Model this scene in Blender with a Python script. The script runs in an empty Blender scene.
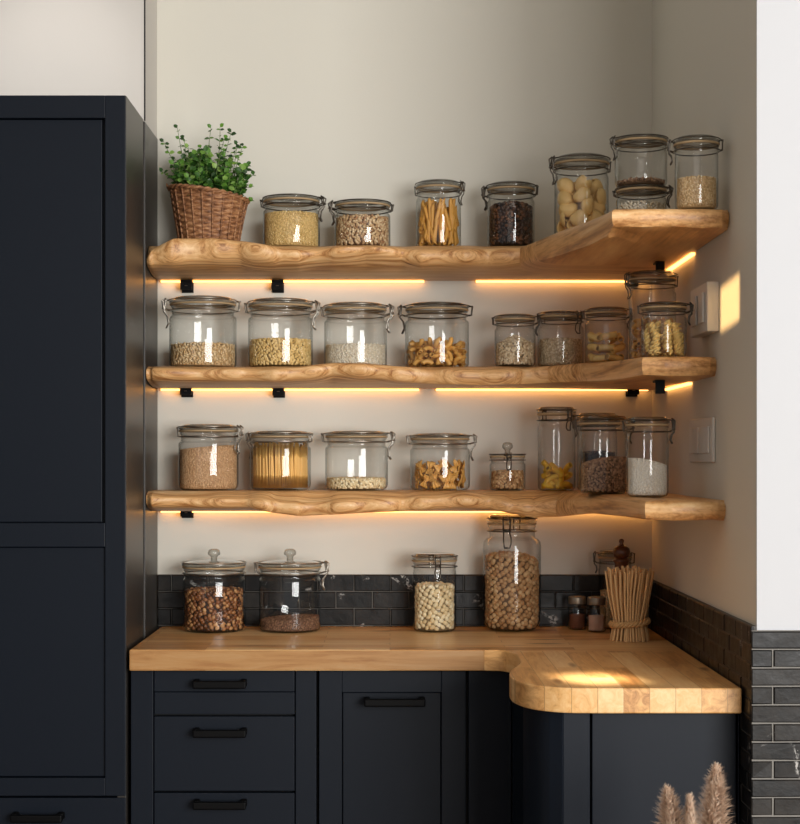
import bpy, math, random
import numpy as np
from mathutils import Vector, Matrix, Euler
from mathutils.bvhtree import BVHTree
random.seed(7); rng = np.random.default_rng(11)
PI = math.pi
scene = bpy.context.scene
COL = scene.collection
F, CX, HY, CZ = 1620.0, 390.0, 460.0, 1.269      # focal length (px), principal point, eye height

def P(px, py, D):
    return Vector(((px-CX)*D/F, D, CZ-(py-HY)*D/F))
def PX(px, D): return (px-CX)*D/F
def PZ(py, D): return CZ-(py-HY)*D/F
def lin(c): c = c/255.0; return c/12.92 if c <= .04045 else ((c+.055)/1.055)**2.4
def C(r, g, b): return (lin(r), lin(g), lin(b), 1)

# ------------------------------------------------------------------ materials
class NT:
    def __init__(s, name):
        s.m = bpy.data.materials.new(name); s.m.use_nodes = True
        s.t = s.m.node_tree; s.t.nodes.clear()
        s.out = s.n('ShaderNodeOutputMaterial')
    def n(s, typ, **kw):
        nd = s.t.nodes.new(typ)
        for k, v in kw.items():
            if k.startswith('i_'):
                key = k[2:]; key = int(key) if key.isdigit() else key.replace('_', ' ')
                nd.inputs[key].default_value = v
            else: setattr(nd, k, v)
        return nd
    def l(s, a, b): s.t.links.new(a, b)
    def math(s, op, a, b=None, clamp=False):
        nd = s.n('ShaderNodeMath', operation=op, use_clamp=clamp)
        for i, v in enumerate((a, b)):
            if v is None: continue
            if isinstance(v, (int, float)): nd.inputs[i].default_value = v
            else: s.l(v, nd.inputs[i])
        return nd.outputs[0]
    def mix(s, fac, a, b, blend='MIX'):
        nd = s.n('ShaderNodeMix', data_type='RGBA', blend_type=blend)
        for sock, v in ((nd.inputs['Factor'], fac), (nd.inputs[6], a), (nd.inputs[7], b)):
            if isinstance(v, (int, float, tuple)): sock.default_value = v
            else: s.l(v, sock)
        return nd.outputs[2]
    def ramp(s, fac, stops):
        nd = s.n('ShaderNodeValToRGB'); e = nd.color_ramp.elements
        while len(e) < len(stops): e.new(.5)
        for k, (p, c) in zip(e, stops): k.position = p; k.color = c
        s.l(fac, nd.inputs[0]); return nd.outputs[0]
    def coord(s, which='Object'): return s.n('ShaderNodeTexCoord').outputs[which]
    def scale(s, v, sc):
        nd = s.n('ShaderNodeMapping'); nd.inputs['Scale'].default_value = sc; s.l(v, nd.inputs[0]); return nd.outputs[0]
    def noise(s, v, scale, detail=4, rough=.55, dist=0, out=0):
        nd = s.n('ShaderNodeTexNoise'); nd.inputs['Scale'].default_value = scale
        nd.inputs['Detail'].default_value = detail; nd.inputs['Roughness'].default_value = rough
        nd.inputs['Distortion'].default_value = dist; s.l(v, nd.inputs['Vector']); return nd.outputs[out]
    def bump(s, h, strength=.3, dist=.002):
        nd = s.n('ShaderNodeBump'); nd.inputs['Strength'].default_value = strength
        nd.inputs['Distance'].default_value = dist; s.l(h, nd.inputs['Height']); return nd.outputs[0]
    def principled(s, color, rough=.5, normal=None, metal=0, spec=.5, **kw):
        b = s.n('ShaderNodeBsdfPrincipled')
        for k, v in (('Base Color', color), ('Roughness', rough), ('Metallic', metal), ('Specular IOR Level', spec)):
            if isinstance(v, (int, float, tuple)): b.inputs[k].default_value = v
            else: s.l(v, b.inputs[k])
        if normal is not None: s.l(normal, b.inputs['Normal'])
        for k, v in kw.items(): b.inputs[k.replace('_', ' ')].default_value = v
        s.l(b.outputs[0], s.out.inputs[0]); return b

def plain(name, c, rough=.5, metal=0, bump=0, bscale=60, spec=.5, vary=.0):
    m = NT(name); co = m.coord(); col = c; nrm = None
    if vary:
        f = m.noise(co, bscale*.4, 5)
        col = m.mix(f, tuple(x*(1-vary) for x in c[:3])+(1,), tuple(min(1, x*(1+vary)) for x in c[:3])+(1,))
    if bump: nrm = m.bump(m.noise(co, bscale, 5), bump, .001)
    m.principled(col, rough, nrm, metal, spec); return m.m

def grain_mat(name, stops, rough=.6, bump=0):
    m = NT(name); g = m.n('ShaderNodeNewGeometry')
    col = m.ramp(g.outputs['Random Per Island'], stops)
    f = m.noise(m.coord(), 240, 3)
    col = m.mix(.22, col, m.mix(f, (.55, .5, .45, 1), (1, 1, 1, 1)), 'MULTIPLY')
    m.principled(col, rough); return m.m

def glass_mat(name, tint, edge, refl=1.0, rough=.015, power=1.6):
    """thin clear glass: straight transmission, tinted where the wall is seen edge on, plus mirror reflection"""
    m = NT(name)
    lw = m.n('ShaderNodeLayerWeight'); lw.inputs['Blend'].default_value = .5
    f = m.math('POWER', lw.outputs['Facing'], power)
    tr = m.n('ShaderNodeBsdfTransparent'); m.l(m.mix(f, tint, edge), tr.inputs[0])
    gl = m.n('ShaderNodeBsdfGlossy'); gl.inputs['Roughness'].default_value = rough
    gl.inputs['Color'].default_value = (.95, .97, .98, 1)
    fr = m.n('ShaderNodeFresnel'); geo = m.n('ShaderNodeNewGeometry')     # both faces of the thin wall reflect alike
    m.l(m.math('SUBTRACT', 1.5, m.math('MULTIPLY', geo.outputs['Backfacing'], 1.5-1/1.5)), fr.inputs['IOR'])
    mx = m.n('ShaderNodeMixShader'); m.l(m.math('MULTIPLY', fr.outputs[0], refl, True), mx.inputs[0])
    m.l(tr.outputs[0], mx.inputs[1]); m.l(gl.outputs[0], mx.inputs[2]); m.l(mx.outputs[0], m.out.inputs[0])
    return m.m

def slab_wood(name):
    m = NT(name); co = m.coord(); sep = m.n('ShaderNodeSeparateXYZ'); m.l(co, sep.inputs[0])
    x, y, z = sep.outputs
    wob = m.noise(co, 3.0, 2)
    mask = m.n('ShaderNodeMapRange', interpolation_type='SMOOTHSTEP')
    m.l(m.math('ADD', y, m.math('MULTIPLY', m.math('SUBTRACT', wob, .5), .15)), mask.inputs[0])
    mask.inputs[1].default_value = 3.30; mask.inputs[2].default_value = 3.46
    def vec(a, b, c):
        k = m.n('ShaderNodeCombineXYZ'); m.l(a, k.inputs[0]); m.l(b, k.inputs[1]); m.l(c, k.inputs[2]); return k.outputs[0]
    V = m.mix(mask.outputs[0], vec(y, x, z), vec(x, y, z))
    st = m.scale(V, (.6, 3, 20))
    g1 = m.noise(st, 2.4, 6, .62, .55)
    fine = m.noise(m.scale(V, (3, 60, 110)), 2.0, 3, .6, .3)
    g2 = m.noise(m.scale(V, (.9, 6, 40)), 2.0, 4, .6, .3)
    f = m.math('ADD', m.math('MULTIPLY', g1, .56), m.math('ADD', m.math('MULTIPLY', g2, .26), m.math('MULTIPLY', fine, .20)))
    col = m.ramp(f, [(.33, C(96, 58, 30)), (.43, C(176, 122, 70)), (.52, C(222, 172, 114)), (.66, C(248, 212, 160))])
    vo = m.n('ShaderNodeTexVoronoi', feature='F1'); m.l(m.scale(co, (3.6, 6, 9)), vo.inputs['Vector']); vo.inputs['Scale'].default_value = 1.0
    vo.inputs['Randomness'].default_value = 1
    kn = m.ramp(vo.outputs['Distance'], [(.03, (.18, .11, .06, 1)), (.10, (1, 1, 1, 1))])
    col = m.mix(.8, col, kn, 'MULTIPLY')
    m.principled(col, m.math('ADD', m.math('MULTIPLY', fine, .2), .34), m.bump(f, .25, .002)); return m.m

def butcher(name):
    m = NT(name); co = m.coord('Object'); sep = m.n('ShaderNodeSeparateXYZ'); m.l(co, sep.inputs[0])
    x, y, z = sep.outputs
    def vec(a, b):
        k = m.n('ShaderNodeCombineXYZ'); m.l(a, k.inputs[0]); m.l(b, k.inputs[1]); return k.outputs[0]
    pen = m.math('LESS_THAN', y, m.math('ADD', m.math('MULTIPLY', x, -.0), 3.13))
    V = m.mix(pen, vec(x, y), vec(y, x))
    br = m.n('ShaderNodeTexBrick', offset=.37, offset_frequency=2, squash=1)
    m.l(V, br.inputs['Vector'])
    for k, v in (('Scale', 1), ('Mortar Size', .0006), ('Mortar Smooth', .3), ('Brick Width', .36), ('Row Height', .042), ('Bias', .0)):
        br.inputs[k].default_value = v
    br.inputs['Color1'].default_value = (0, 0, 0, 1); br.inputs['Color2'].default_value = (1, 1, 1, 1); br.inputs['Mortar'].default_value = (.35, .35, .35, 1)
    tone = m.n('ShaderNodeSeparateColor'); m.l(br.outputs['Color'], tone.inputs[0])
    k3 = m.n('ShaderNodeCombineXYZ'); sv = m.n('ShaderNodeSeparateXYZ'); m.l(V, sv.inputs[0])
    m.l(m.math('ADD', sv.outputs[0], m.math('MULTIPLY', tone.outputs[0], 5.0)), k3.inputs[0]); m.l(sv.outputs[1], k3.inputs[1]); m.l(z, k3.inputs[2])
    g = m.noise(m.scale(k3.outputs[0], (3.5, 34, 34)), 1.7, 7, .68, 1.1)
    f = m.math('ADD', m.math('MULTIPLY', g, .78), m.math('MULTIPLY', tone.outputs[0], .34))
    col = m.ramp(f, [(.22, C(132, 84, 46)), (.38, C(196, 142, 84)), (.53, C(229, 178, 114)), (.80, C(246, 210, 156))])
    col = m.mix(m.math('MULTIPLY', br.outputs['Fac'], .55), col, C(120, 76, 42))
    vo = m.n('ShaderNodeTexVoronoi'); m.l(m.scale(k3.outputs[0], (3.0, 14, 14)), vo.inputs['Vector']); vo.inputs['Scale'].default_value = 1.0
    col = m.mix(.75, col, m.ramp(vo.outputs['Distance'], [(.07, (.16, .09, .05, 1)), (.15, (1, 1, 1, 1))]), 'MULTIPLY')
    m.principled(col, .33, m.bump(g, .1, .001)); return m.m

def tile_mat(name):
    m = NT(name); co = m.coord(); g = m.n('ShaderNodeNewGeometry')
    base = m.ramp(g.outputs['Random Per Island'], [(0, C(8, 8, 9)), (.6, C(17, 16, 16)), (1, C(34, 31, 28))])
    n1 = m.noise(co, 26, 6, .7)
    base = m.mix(m.ramp(n1, [(.45, (0, 0, 0, 1)), (.75, (.40, .40, .40, 1))]), base, C(66, 60, 54))
    sm = m.noise(co, 13, 2, .5, 1.2); fine = m.noise(co, 90, 4, .7, 2.0)
    mk = m.math('MULTIPLY', m.ramp(sm, [(.67, (0, 0, 0, 1)), (.71, (1, 1, 1, 1))]), m.ramp(fine, [(.5, (0, 0, 0, 1)), (.56, (1, 1, 1, 1))]))
    base = m.mix(mk, base, C(200, 198, 194))
    m.principled(base, m.math('ADD', m.math('MULTIPLY', n1, .5), .16), m.bump(m.noise(co, 34, 4), .35, .003), spec=.26); return m.m

def emit(name, c, s):
    m = NT(name); e = m.n('ShaderNodeEmission'); e.inputs[0].default_value = c; e.inputs[1].default_value = s
    m.l(e.outputs[0], m.out.inputs[0]); return m.m

M = {}
M['wall'] = plain('wall_paint', C(217, 214, 203), .85, bump=.12, bscale=220)
M['white'] = plain('white_paint', C(203, 205, 209), .8, bump=.08, bscale=200)
M['bulk'] = plain('warm_white_paint', C(206, 202, 196), .85, bump=.1, bscale=200)
M['navy'] = plain('navy_cabinet_paint', C(16, 23, 33), .45, bump=.06, bscale=160, spec=.2)
M['sidepanel'] = plain('charcoal_side_panel', C(54, 51, 48), .36, bump=.05, bscale=120)
M['dark'] = plain('dark_gap', C(14, 14, 15), .7)
M['black'] = plain('black_metal', C(6, 6, 7), .5, 0, spec=.12)
M['wire'] = plain('clip_wire', C(156, 150, 140), .3, .9)
M['darkwire'] = plain('dark_clip_wire', C(92, 86, 78), .32, .9)
M['gasket'] = plain('rubber_gasket', C(178, 152, 116), .6)
M['slab'] = slab_wood('live_edge_wood')
M['butcher'] = butcher('butcher_block')
M['tile'] = tile_mat('black_glazed_tile')
M['grout'] = plain('grout', C(92, 90, 86), .9)
M['glass'] = glass_mat('jar_glass', (.992, .994, .99, 1), (.38, .39, .37, 1), power=2.0)
M['lidglass'] = glass_mat('lid_glass', (.82, .82, .80, 1), (.36, .36, .34, 1), 1.6, .06, 1.4)
M['led'] = emit('warm_led', (1, .44, .11, 1), 5.0)
M['plastic'] = plain('switch_plastic', C(216, 212, 206), .4)
M['millwood'] = plain('dark_mill_wood', C(92, 52, 30), .35, vary=.35, bscale=90)
M['floor'] = plain('floor_boards', C(150, 128, 104), .5, vary=.2, bscale=12)
M['ceiling'] = plain('ceiling_paint', C(232, 228, 220), .9)
M['ceramic'] = plain('vase_ceramic', C(210, 200, 186), .6, bump=.2, bscale=30)
M['soil'] = plain('soil', C(52, 38, 28), .9, bump=.6, bscale=120)
M['stem'] = plain('herb_stem', C(96, 122, 58), .6)
M['dullcap'] = plain('spice_cap', C(150, 138, 122), .4, .7)
M['straw'] = grain_mat('straw', [(0, C(200, 152, 98)), (.5, C(236, 192, 134)), (1, C(250, 218, 166))], .7)
M['raffia'] = grain_mat('raffia', [(0, C(190, 146, 92)), (1, C(224, 182, 126))], .7)

def leaf_material():
    m = NT('herb_leaf'); g = m.n('ShaderNodeNewGeometry')
    col = m.ramp(g.outputs['Random Per Island'], [(0, C(34, 66, 26)), (.45, C(66, 112, 40)), (.8, C(108, 158, 60)), (1, C(158, 194, 100))])
    b = m.principled(col, .45)
    tl = m.n('ShaderNodeBsdfTranslucent'); m.l(col, tl.inputs[0]); mx = m.n('ShaderNodeMixShader'); mx.inputs[0].default_value = .3
    m.l(b.outputs[0], mx.inputs[1]); m.l(tl.outputs[0], mx.inputs[2]); m.l(mx.outputs[0], m.out.inputs[0]); return m.m
M['leaf'] = leaf_material()
def wicker_material():
    m = NT('wicker'); co = m.coord()
    f = m.noise(m.scale(co, (1, 1, 3.2)), 60, 4, .6)
    col = m.ramp(f, [(.3, C(86, 54, 34)), (.5, C(146, 99, 64)), (.7, C(192, 144, 100))])
    m.principled(col, .6, m.bump(m.noise(co, 260, 3), .4, .001)); return m.m
M['wicker'] = wicker_material()
def pampas_material():
    m = NT('pampas_fluff'); g = m.n('ShaderNodeNewGeometry')
    col = m.ramp(g.outputs['Random Per Island'], [(0, C(190, 156, 130)), (.5, C(230, 202, 176)), (1, C(250, 232, 212))])
    m.principled(col, .8); return m.m
M['pampas'] = pampas_material()
def G(name, *cols, rough=.6):
    n = len(cols); M[name] = grain_mat(name, [(i/max(1, n-1), C(*c)) for i, c in enumerate(cols)], rough)
    M[name+'_gap'] = plain(name+'_gap', C(*[x*.62 for x in cols[0]]), .8); M[name+'_core'] = plain(name+'_core', C(*[x*.9 for x in cols[min(1, n-1)]]), .8)  # _gap: darkened core colour, paints the shade between the larger grains
G('oats', (204, 164, 110), (240, 206, 154), (250, 226, 182))
G('millet', (206, 168, 96), (238, 204, 134), (248, 220, 158))
G('flakes', (232, 216, 186), (247, 236, 212), (253, 247, 232))
G('mixbeans', (150, 104, 66), (206, 172, 128), (232, 208, 170))
G('coffee', (34, 20, 12), (68, 40, 23), (122, 78, 46), rough=.45)
G('hazel', (74, 42, 22), (140, 86, 48), (206, 156, 104), rough=.4)
G('brownseed', (84, 56, 40), (126, 90, 68), (166, 128, 100))
G('chickpea', (168, 124, 80), (198, 156, 108), (216, 180, 134))
G('whitebean', (222, 196, 148), (244, 224, 180), (250, 238, 204))
G('flour', (242, 232, 214), (250, 243, 230), (254, 250, 242))
G('greyseed', (176, 148, 112), (222, 198, 160), (242, 226, 194))
G('buckwheat', (110, 80, 58), (158, 122, 92), (190, 156, 124))
G('tanmeal', (196, 150, 106), (226, 182, 136), (240, 204, 160))
G('blackbean', (20, 16, 18), (40, 30, 34), (58, 46, 46), rough=.35)
G('salt', (214, 164, 138), (230, 190, 166), (238, 206, 186))
G('paprika', (96, 50, 32), (126, 70, 44), (150, 92, 62))
G('nuts', (150, 104, 62), (196, 152, 102), (222, 186, 140))
def pasta(name, c, d=.8):
    m = NT(name); oi = m.n('ShaderNodeObjectInfo')
    col = m.mix(oi.outputs['Random'], tuple(x*d for x in c[:3])+(1,), c)
    b = m.principled(col, .5); b.inputs['Subsurface Weight'].default_value = 0; M[name] = m.m
pasta('pasta_gold', C(226, 166, 74)); pasta('pasta_amber', C(232, 176, 92)); pasta('pasta_pale', C(250, 216, 136), .88)
pasta('pasta_cream', C(248, 208, 136), .86); pasta('pasta_yellow', C(236, 190, 58)); pasta('spaghetti', C(248, 196, 112), .86)

# ------------------------------------------------------------------ mesh builder
class MB:
    def __init__(s): s.v = []; s.f = []; s.mi = []; s.cur = 0
    def add(s, vs, fs):
        b = len(s.v); s.v.extend([tuple(v) for v in vs]); s.f.extend([tuple(b+i for i in f) for f in fs]); s.mi.extend([s.cur]*len(fs)); return s
    def box(s, x0, x1, y0, y1, z0, z1):
        return s.add([(x, y, z) for z in (z0, z1) for y in (y0, y1) for x in (x0, x1)],
                     [(0, 2, 3, 1), (4, 5, 7, 6), (0, 1, 5, 4), (2, 6, 7, 3), (0, 4, 6, 2), (1, 3, 7, 5)])
    def lathe(s, prof, n=40, c=(0, 0, 0), cap0=True, cap1=True):
        vs = []; fs = []
        for r, z in prof:
            for k in range(n):
                a = 2*PI*k/n; vs.append((c[0]+r*math.cos(a), c[1]+r*math.sin(a), c[2]+z))
        for i in range(len(prof)-1):
            for k in range(n):
                k2 = (k+1) % n; fs.append((i*n+k, i*n+k2, (i+1)*n+k2, (i+1)*n+k))
        if cap0: fs.append(tuple(reversed(range(n))))
        if cap1: fs.append(tuple((len(prof)-1)*n+k for k in range(n)))
        return s.add(vs, fs)
    def tube(s, pts, r, n=6, closed=False):
        pts = [Vector(p) for p in pts]; N = len(pts); rr = r if isinstance(r, (list, tuple)) else [r]*N
        vs = []; fs = []; up = None
        for i, p in enumerate(pts):
            a = pts[(i-1) % N] if (closed or i > 0) else p; b = pts[(i+1) % N] if (closed or i < N-1) else p
            t = (b-a).normalized() if (b-a).length > 1e-9 else Vector((0, 0, 1))
            if up is None: up = Vector((0, 0, 1)) if abs(t.z) < .9 else Vector((1, 0, 0))
            u = (up-t*up.dot(t))
            if u.length < 1e-6: u = t.orthogonal()
            u.normalize(); w = t.cross(u); up = u
            for k in range(n):
                q = 2*PI*k/n; vs.append(p+(u*math.cos(q)+w*math.sin(q))*rr[i])
        for i in range(N if closed else N-1):
            j = (i+1) % N
            for k in range(n):
                k2 = (k+1) % n; fs.append((i*n+k, i*n+k2, j*n+k2, j*n+k))
        if not closed: fs.append(tuple(reversed(range(n)))); fs.append(tuple((N-1)*n+k for k in range(n)))
        return s.add(vs, fs)
    def prism(s, outline, z0, z1):
        n = len(outline); vs = [(x, y, z0) for x, y in outline]+[(x, y, z1) for x, y in outline]
        return s.add(vs, [tuple(reversed(range(n))), tuple(range(n, 2*n))]+[(k, (k+1) % n, n+(k+1) % n, n+k) for k in range(n)])

def obj(name, mb, mat, parent=None, smooth=False, bevel=0, loc=None, world=False, fix=False):
    """links one mesh object; world=True means coordinates are world ones and are moved into the parent's frame"""
    off = Vector(loc) if (loc is not None and world) else (parent.location if (parent and world) else Vector((0, 0, 0)))
    if world and parent is not None and parent.parent is not None: off = parent.matrix_basis.translation + parent.parent.location
    me = bpy.data.meshes.new(name)
    vs = [tuple(Vector(v)-off) for v in mb.v] if world else mb.v
    me.from_pydata(vs, [], mb.f)
    mats = mat if isinstance(mat, list) else [mat]
    for m in mats: me.materials.append(m)
    if len(mats) > 1: me.polygons.foreach_set('material_index', mb.mi)
    if smooth: me.polygons.foreach_set('use_smooth', [True]*len(me.polygons))
    me.update()
    if fix:
        import bmesh
        bm = bmesh.new(); bm.from_mesh(me); bmesh.ops.recalc_face_normals(bm, faces=bm.faces[:]); bm.to_mesh(me); bm.free()
    o = bpy.data.objects.new(name, me); COL.objects.link(o)
    if smooth == 'auto' or bevel:
        pass
    if bevel:
        md = o.modifiers.new('Bevel', 'BEVEL'); md.width = bevel; md.segments = 2; md.limit_method = 'ANGLE'; md.harden_normals = False
    if parent: o.parent = parent
    if loc is not None: o.location = loc
    return o

def smooth_angle(o, ang=40):
    me = o.data; me.polygons.foreach_set('use_smooth', [True]*len(me.polygons))
    import bmesh
    bm = bmesh.new(); bm.from_mesh(me)
    for e in bm.edges:
        if len(e.link_faces) == 2 and e.calc_face_angle(0) > math.radians(ang): e.smooth = False
    bm.to_mesh(me); bm.free(); return o

def tag(o, label=None, cat=None, group=None, kind=None):
    if label: o['label'] = label
    if cat: o['category'] = cat
    if group: o['group'] = group
    if kind: o['kind'] = kind
    return o
def thing(name, label, cat, loc=(0, 0, 0), group=None, rz=0):
    o = bpy.data.objects.new(name, None); COL.objects.link(o); o.location = loc; o.rotation_euler = (0, 0, rz); o.empty_display_size = .02
    return tag(o, label, cat, group)
def struct(name, mb, mat, **kw):
    return tag(obj(name, mb, mat, **kw), kind='structure')

# ------------------------------------------------------------------ room shell
XW, DB, DF, DL, CEIL = .582, 3.6, 2.57, 3.41, 2.75      # right wall, back wall, front of right stub, left bulkhead, ceiling
struct('floor', MB().box(-3, 3.2, -1.2, 3.9, -.06, 0), M['floor'])
struct('wall_back', MB().box(-3, .9, DB, DB+.12, 0, CEIL), M['wall'])
mb = MB(); mb.box(XW, XW+.004, DF+.004, DB, 0, CEIL); struct('wall_right', mb, M['wall'])
struct('wall_front_right', MB().box(XW, 3.2, DF, DF+.004, 0, CEIL).box(XW+.004, 3.2, DF+.004, DF+.12, 0, CEIL), M['white'])
struct('wall_left', MB().box(-3, PX(145, DL)-.002, DL, DB-.001, PZ(95, 3.164)+.001, CEIL).box(-3, -.537, DL, DB-.001, 0, PZ(95, 3.164)+.001), M['bulk'])
struct('ceiling', MB().box(-3, 3.2, -1.2, 3.9, CEIL, CEIL+.08), M['ceiling'])
struct('trim_1', MB().box(PX(145, DL)-.002, PX(145, DL)+.0005, DL-.001, DL+.004, PZ(95, 3.164)+.002, CEIL), M['dark'])

def tile_wall(name, fn, u0, u1, v0, v1, H, L, gap, first=0, grout=M['grout'], seed=1):
    """courses of hand made bricks from the top edge v1 down; fn(u, v, depth) -> point"""
    r = random.Random(seed); mb = MB(); mb.cur = 1
    def slab(a0, a1, b0, b1, d0, d1):
        vs = [fn(a, b, d) for d in (d0, d1) for b in (b0, b1) for a in (a0, a1)]
        mb.add(vs, [(0, 2, 3, 1), (4, 5, 7, 6), (0, 1, 5, 4), (2, 6, 7, 3), (0, 4, 6, 2), (1, 3, 7, 5)])
    slab(u0+.001, u1, v0, v1, 0, .0075); mb.cur = 0
    v = v1; row = 0
    while v > v0+.004:
        vb = max(v-H, v0); u = u0-(first if row % 2 else first+L*.5) % L
        while u < u1-.003:
            a0 = max(u+gap/2, u0); a1 = min(u+L-gap/2, u1); b0 = vb+gap/2; b1 = v-gap/2
            if a1-a0 > .004 and b1-b0 > .003:
                t = .0095+r.uniform(-.0006, .0012); e = .0018
                j = lambda: r.uniform(-.0005, .0005)
                vs = [fn(a0, b0, .004), fn(a1, b0, .004), fn(a1, b1, .004), fn(a0, b1, .004),
                      fn(a0+j(), b0+j(), t-e), fn(a1+j(), b0+j(), t-e), fn(a1+j(), b1+j(), t-e), fn(a0+j(), b1+j(), t-e),
                      fn(a0+e, b0+e, t+j()), fn(a1-e, b0+e, t+j()), fn(a1-e, b1-e, t+j()), fn(a0+e, b1-e, t+j())]
                fs = [(8, 9, 10, 11)]
                for q in range(4):
                    w = (q+1) % 4; fs += [(q, w, 4+w, 4+q), (4+q, 4+w, 8+w, 8+q)]
                mb.add(vs, fs)
            u += L
        v -= H; row += 1
    return struct(name, mb, [M['tile'], grout], fix=True)
ZC = CZ-.369                       # worktop surface
tile_wall('trim_2', lambda u, v, d: (u, DB-d, v), -.515, XW-.012, ZC-.03, CZ-.254, .0375, .081, .0016, .01, seed=3)
tile_wall('trim_3', lambda u, v, d: (XW-d, u, v), DF+.0005, DB-.0125, 0.05, CZ-.264, .0293, .09, .0018, .02, seed=5)
tile_wall('trim_4', lambda u, v, d: (u, DF-d, v), XW-.0105, 1.5, 0.05, CZ-.270, .0293, .10, .0023, .066, grout=plain('pale_grout', C(132, 129, 124), .9), seed=8)

# ------------------------------------------------------------------ worktop
outline = [(-.507, DB-.001), (-.507, 3.15), (.10, 3.15), (.19, 3.148), (.222, 3.135), (.2395, 3.08), (.2405, 3.02), (.2385, 2.96), (.226, 2.90), (.2095, 2.83), (.2055, 2.77),
           (.2085, 2.73), (.219, 2.69), (.238, 2.655), (.270, 2.630), (.30, 2.621), (.34, 2.619), (.569, 2.619), (.569, DB-.001)]
def catmull(pts, keep, n=6):
    out = []
    N = len(pts)
    for i in range(N):
        p0, p1, p2, p3 = (Vector(pts[(i+k) % N]+(0,)) for k in (-1, 0, 1, 2))
        if keep[0] <= i < keep[1]:
            for k in range(n):
                t = k/n
                q = .5*((2*p1)+(p2-p0)*t+(2*p0-5*p1+4*p2-p3)*t*t+(3*p1-p0-3*p2+p3)*t**3)
                out.append((q.x, q.y))
        else: out.append(pts[i])
    return out
o = obj('worktop', MB().prism(catmull(outline, (2, 15)), ZC-.041, ZC), M['butcher'], bevel=.003, loc=(0, 0, 0), fix=True)
tag(o, 'pale oak butcher block worktop curving round into a peninsula', 'worktop')

# ------------------------------------------------------------------ base cabinets
FD = 3.175                          # front plane of base units
ZT = ZC-.042
def zpx(py, D=FD): return PZ(py, D)
def bar_handle(px0, px1, py, D, parent, name='handle'):
    z = PZ(py, D-.03); x0, x1 = PX(px0, D-.03), PX(px1, D-.03); mb = MB()
    mb.box(x0, x1, D-.034, D-.022, z-.0075, z+.0075)
    for x in (x0, x1-.012): mb.box(x, x+.012, D-.0225, D+.0005, z-.006, z+.0085)
    return obj(name, mb, M['black'], parent, bevel=.003, world=True)

xl, xr = -.508, PX(317, FD)
dc = thing('drawer_cabinet', 'navy base cabinet with three stacked drawers beside the tall cupboard', 'cabinet', ((xl+xr)/2, 3.38, 0))
obj('carcass', MB().box(xl, xr, FD+.02, DB-.014, .1, ZT).box(xl, xr, FD+.06, DB-.014, 0, .0995), M['dark'], dc, world=True)
obj('stile', MB().box(xl, PX(153.2, FD), FD, FD+.0195, .1, ZT), M['navy'], dc, bevel=.0012, world=True)
obj('stile', MB().box(PX(295.5, FD), PX(316.3, FD), FD, FD+.0195, .1, ZT), M['navy'], dc, bevel=.0012, world=True)
dx0, dx1 = PX(154.2, FD), PX(294.5, FD)
for (a, b, hy, grv) in ((669.5, 714.5, 685, 692), (716.5, 791, 734, None), (793, 868, 806, None), (870, 1010, 885, None)):
    z1, z0 = zpx(a), zpx(b); mb = MB()
    if grv:
        g = zpx(grv); mb.box(dx0, dx1, FD-.001, FD+.018, g+.0006, z1).box(dx0, dx1, FD+.0015, FD+.018, z0, g-.0006)
    else: mb.box(dx0, dx1, FD, FD+.018, z0, z1)
    d = obj('drawer', mb, M['navy'], dc, bevel=.0012, world=True)
    bar_handle(192.5, 246, hy, FD, d)
xl, xr = PX(318, FD), .238
kc = thing('door_cabinet', 'navy base cabinet with a single recessed panel door below the worktop', 'cabinet', ((xl+xr)/2, 3.38, 0))
obj('carcass', MB().box(xl, xr, FD+.024, DB-.014, .1, ZT).box(xl, xr, FD+.06, DB-.014, 0, .0995), M['dark'], kc, world=True)
def frame_door(x0, x1, z0, z1, D, rects, parent, name='door', th=.02, rec=.009):
    """front of stiles and rails; the panels sit back in their openings"""
    mb = MB(); rects = sorted(rects, key=lambda r: r[2])
    ix0, ix1 = rects[0][0], rects[0][1]
    mb.box(x0, ix0, D, D+th, z0, z1); mb.box(ix1, x1, D, D+th, z0, z1)
    zs = [z0]
    for r in rects: zs += [r[2], r[3]]
    zs.append(z1)
    for k in range(0, len(zs), 2): mb.box(ix0, ix1, D, D+th, zs[k], zs[k+1])
    d = obj(name, mb, M['navy'], parent, bevel=.0012, world=True)
    for r in rects: obj('door_panel', MB().box(r[0]+.0015, r[1]-.0015, D+rec, D+th-.002, r[2]+.0015, r[3]-.0015), M['navy'], d, world=True, bevel=.001)
    return d
d = frame_door(PX(319, FD), PX(466, FD), .1, ZT, FD, [(PX(342, FD), PX(441.5, FD), .18, zpx(692.5))], kc)
bar_handle(364, 425.5, 703, FD, d)
obj('filler_panel', MB().box(PX(468.5, FD), .238, FD, FD+.0195, .1, ZT), M['navy'], kc, bevel=.0012, world=True)

PD = 2.645
pc = thing('peninsula_cabinet', 'navy peninsula cabinet with a rounded end under the curved worktop', 'cabinet', (.40, 2.9, 0))
curve = [(.2395, 3.17), (.262, 3.06), (.262, 2.98), (.245, 2.90), (.232, 2.82), (.230, 2.77), (.234, 2.725), (.246, 2.685), (.262, 2.660), (.281, PD)]
cc = catmull(curve+[(.40, PD), (.40, 3.17)], (1, 8), 6)
k0 = next(i for i, p in enumerate(cc) if abs(p[0]-.281) < 1e-5)
cc = cc[:k0+1]
inner = [(x+.016, y+.010) for x, y in reversed(cc)]
obj('curved_panel', MB().prism(cc+inner, .1, ZT), M['navy'], pc, world=True, fix=True)
obj('stile', MB().box(.2825, PX(590, PD), PD, PD+.02, .1, ZT), M['navy'], pc, bevel=.0012, world=True)
obj('door', MB().box(PX(592, PD), PX(736.5, PD), PD+.001, PD+.02, .1, ZT-.002), M['navy'], pc, bevel=.0015, world=True)
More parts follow.
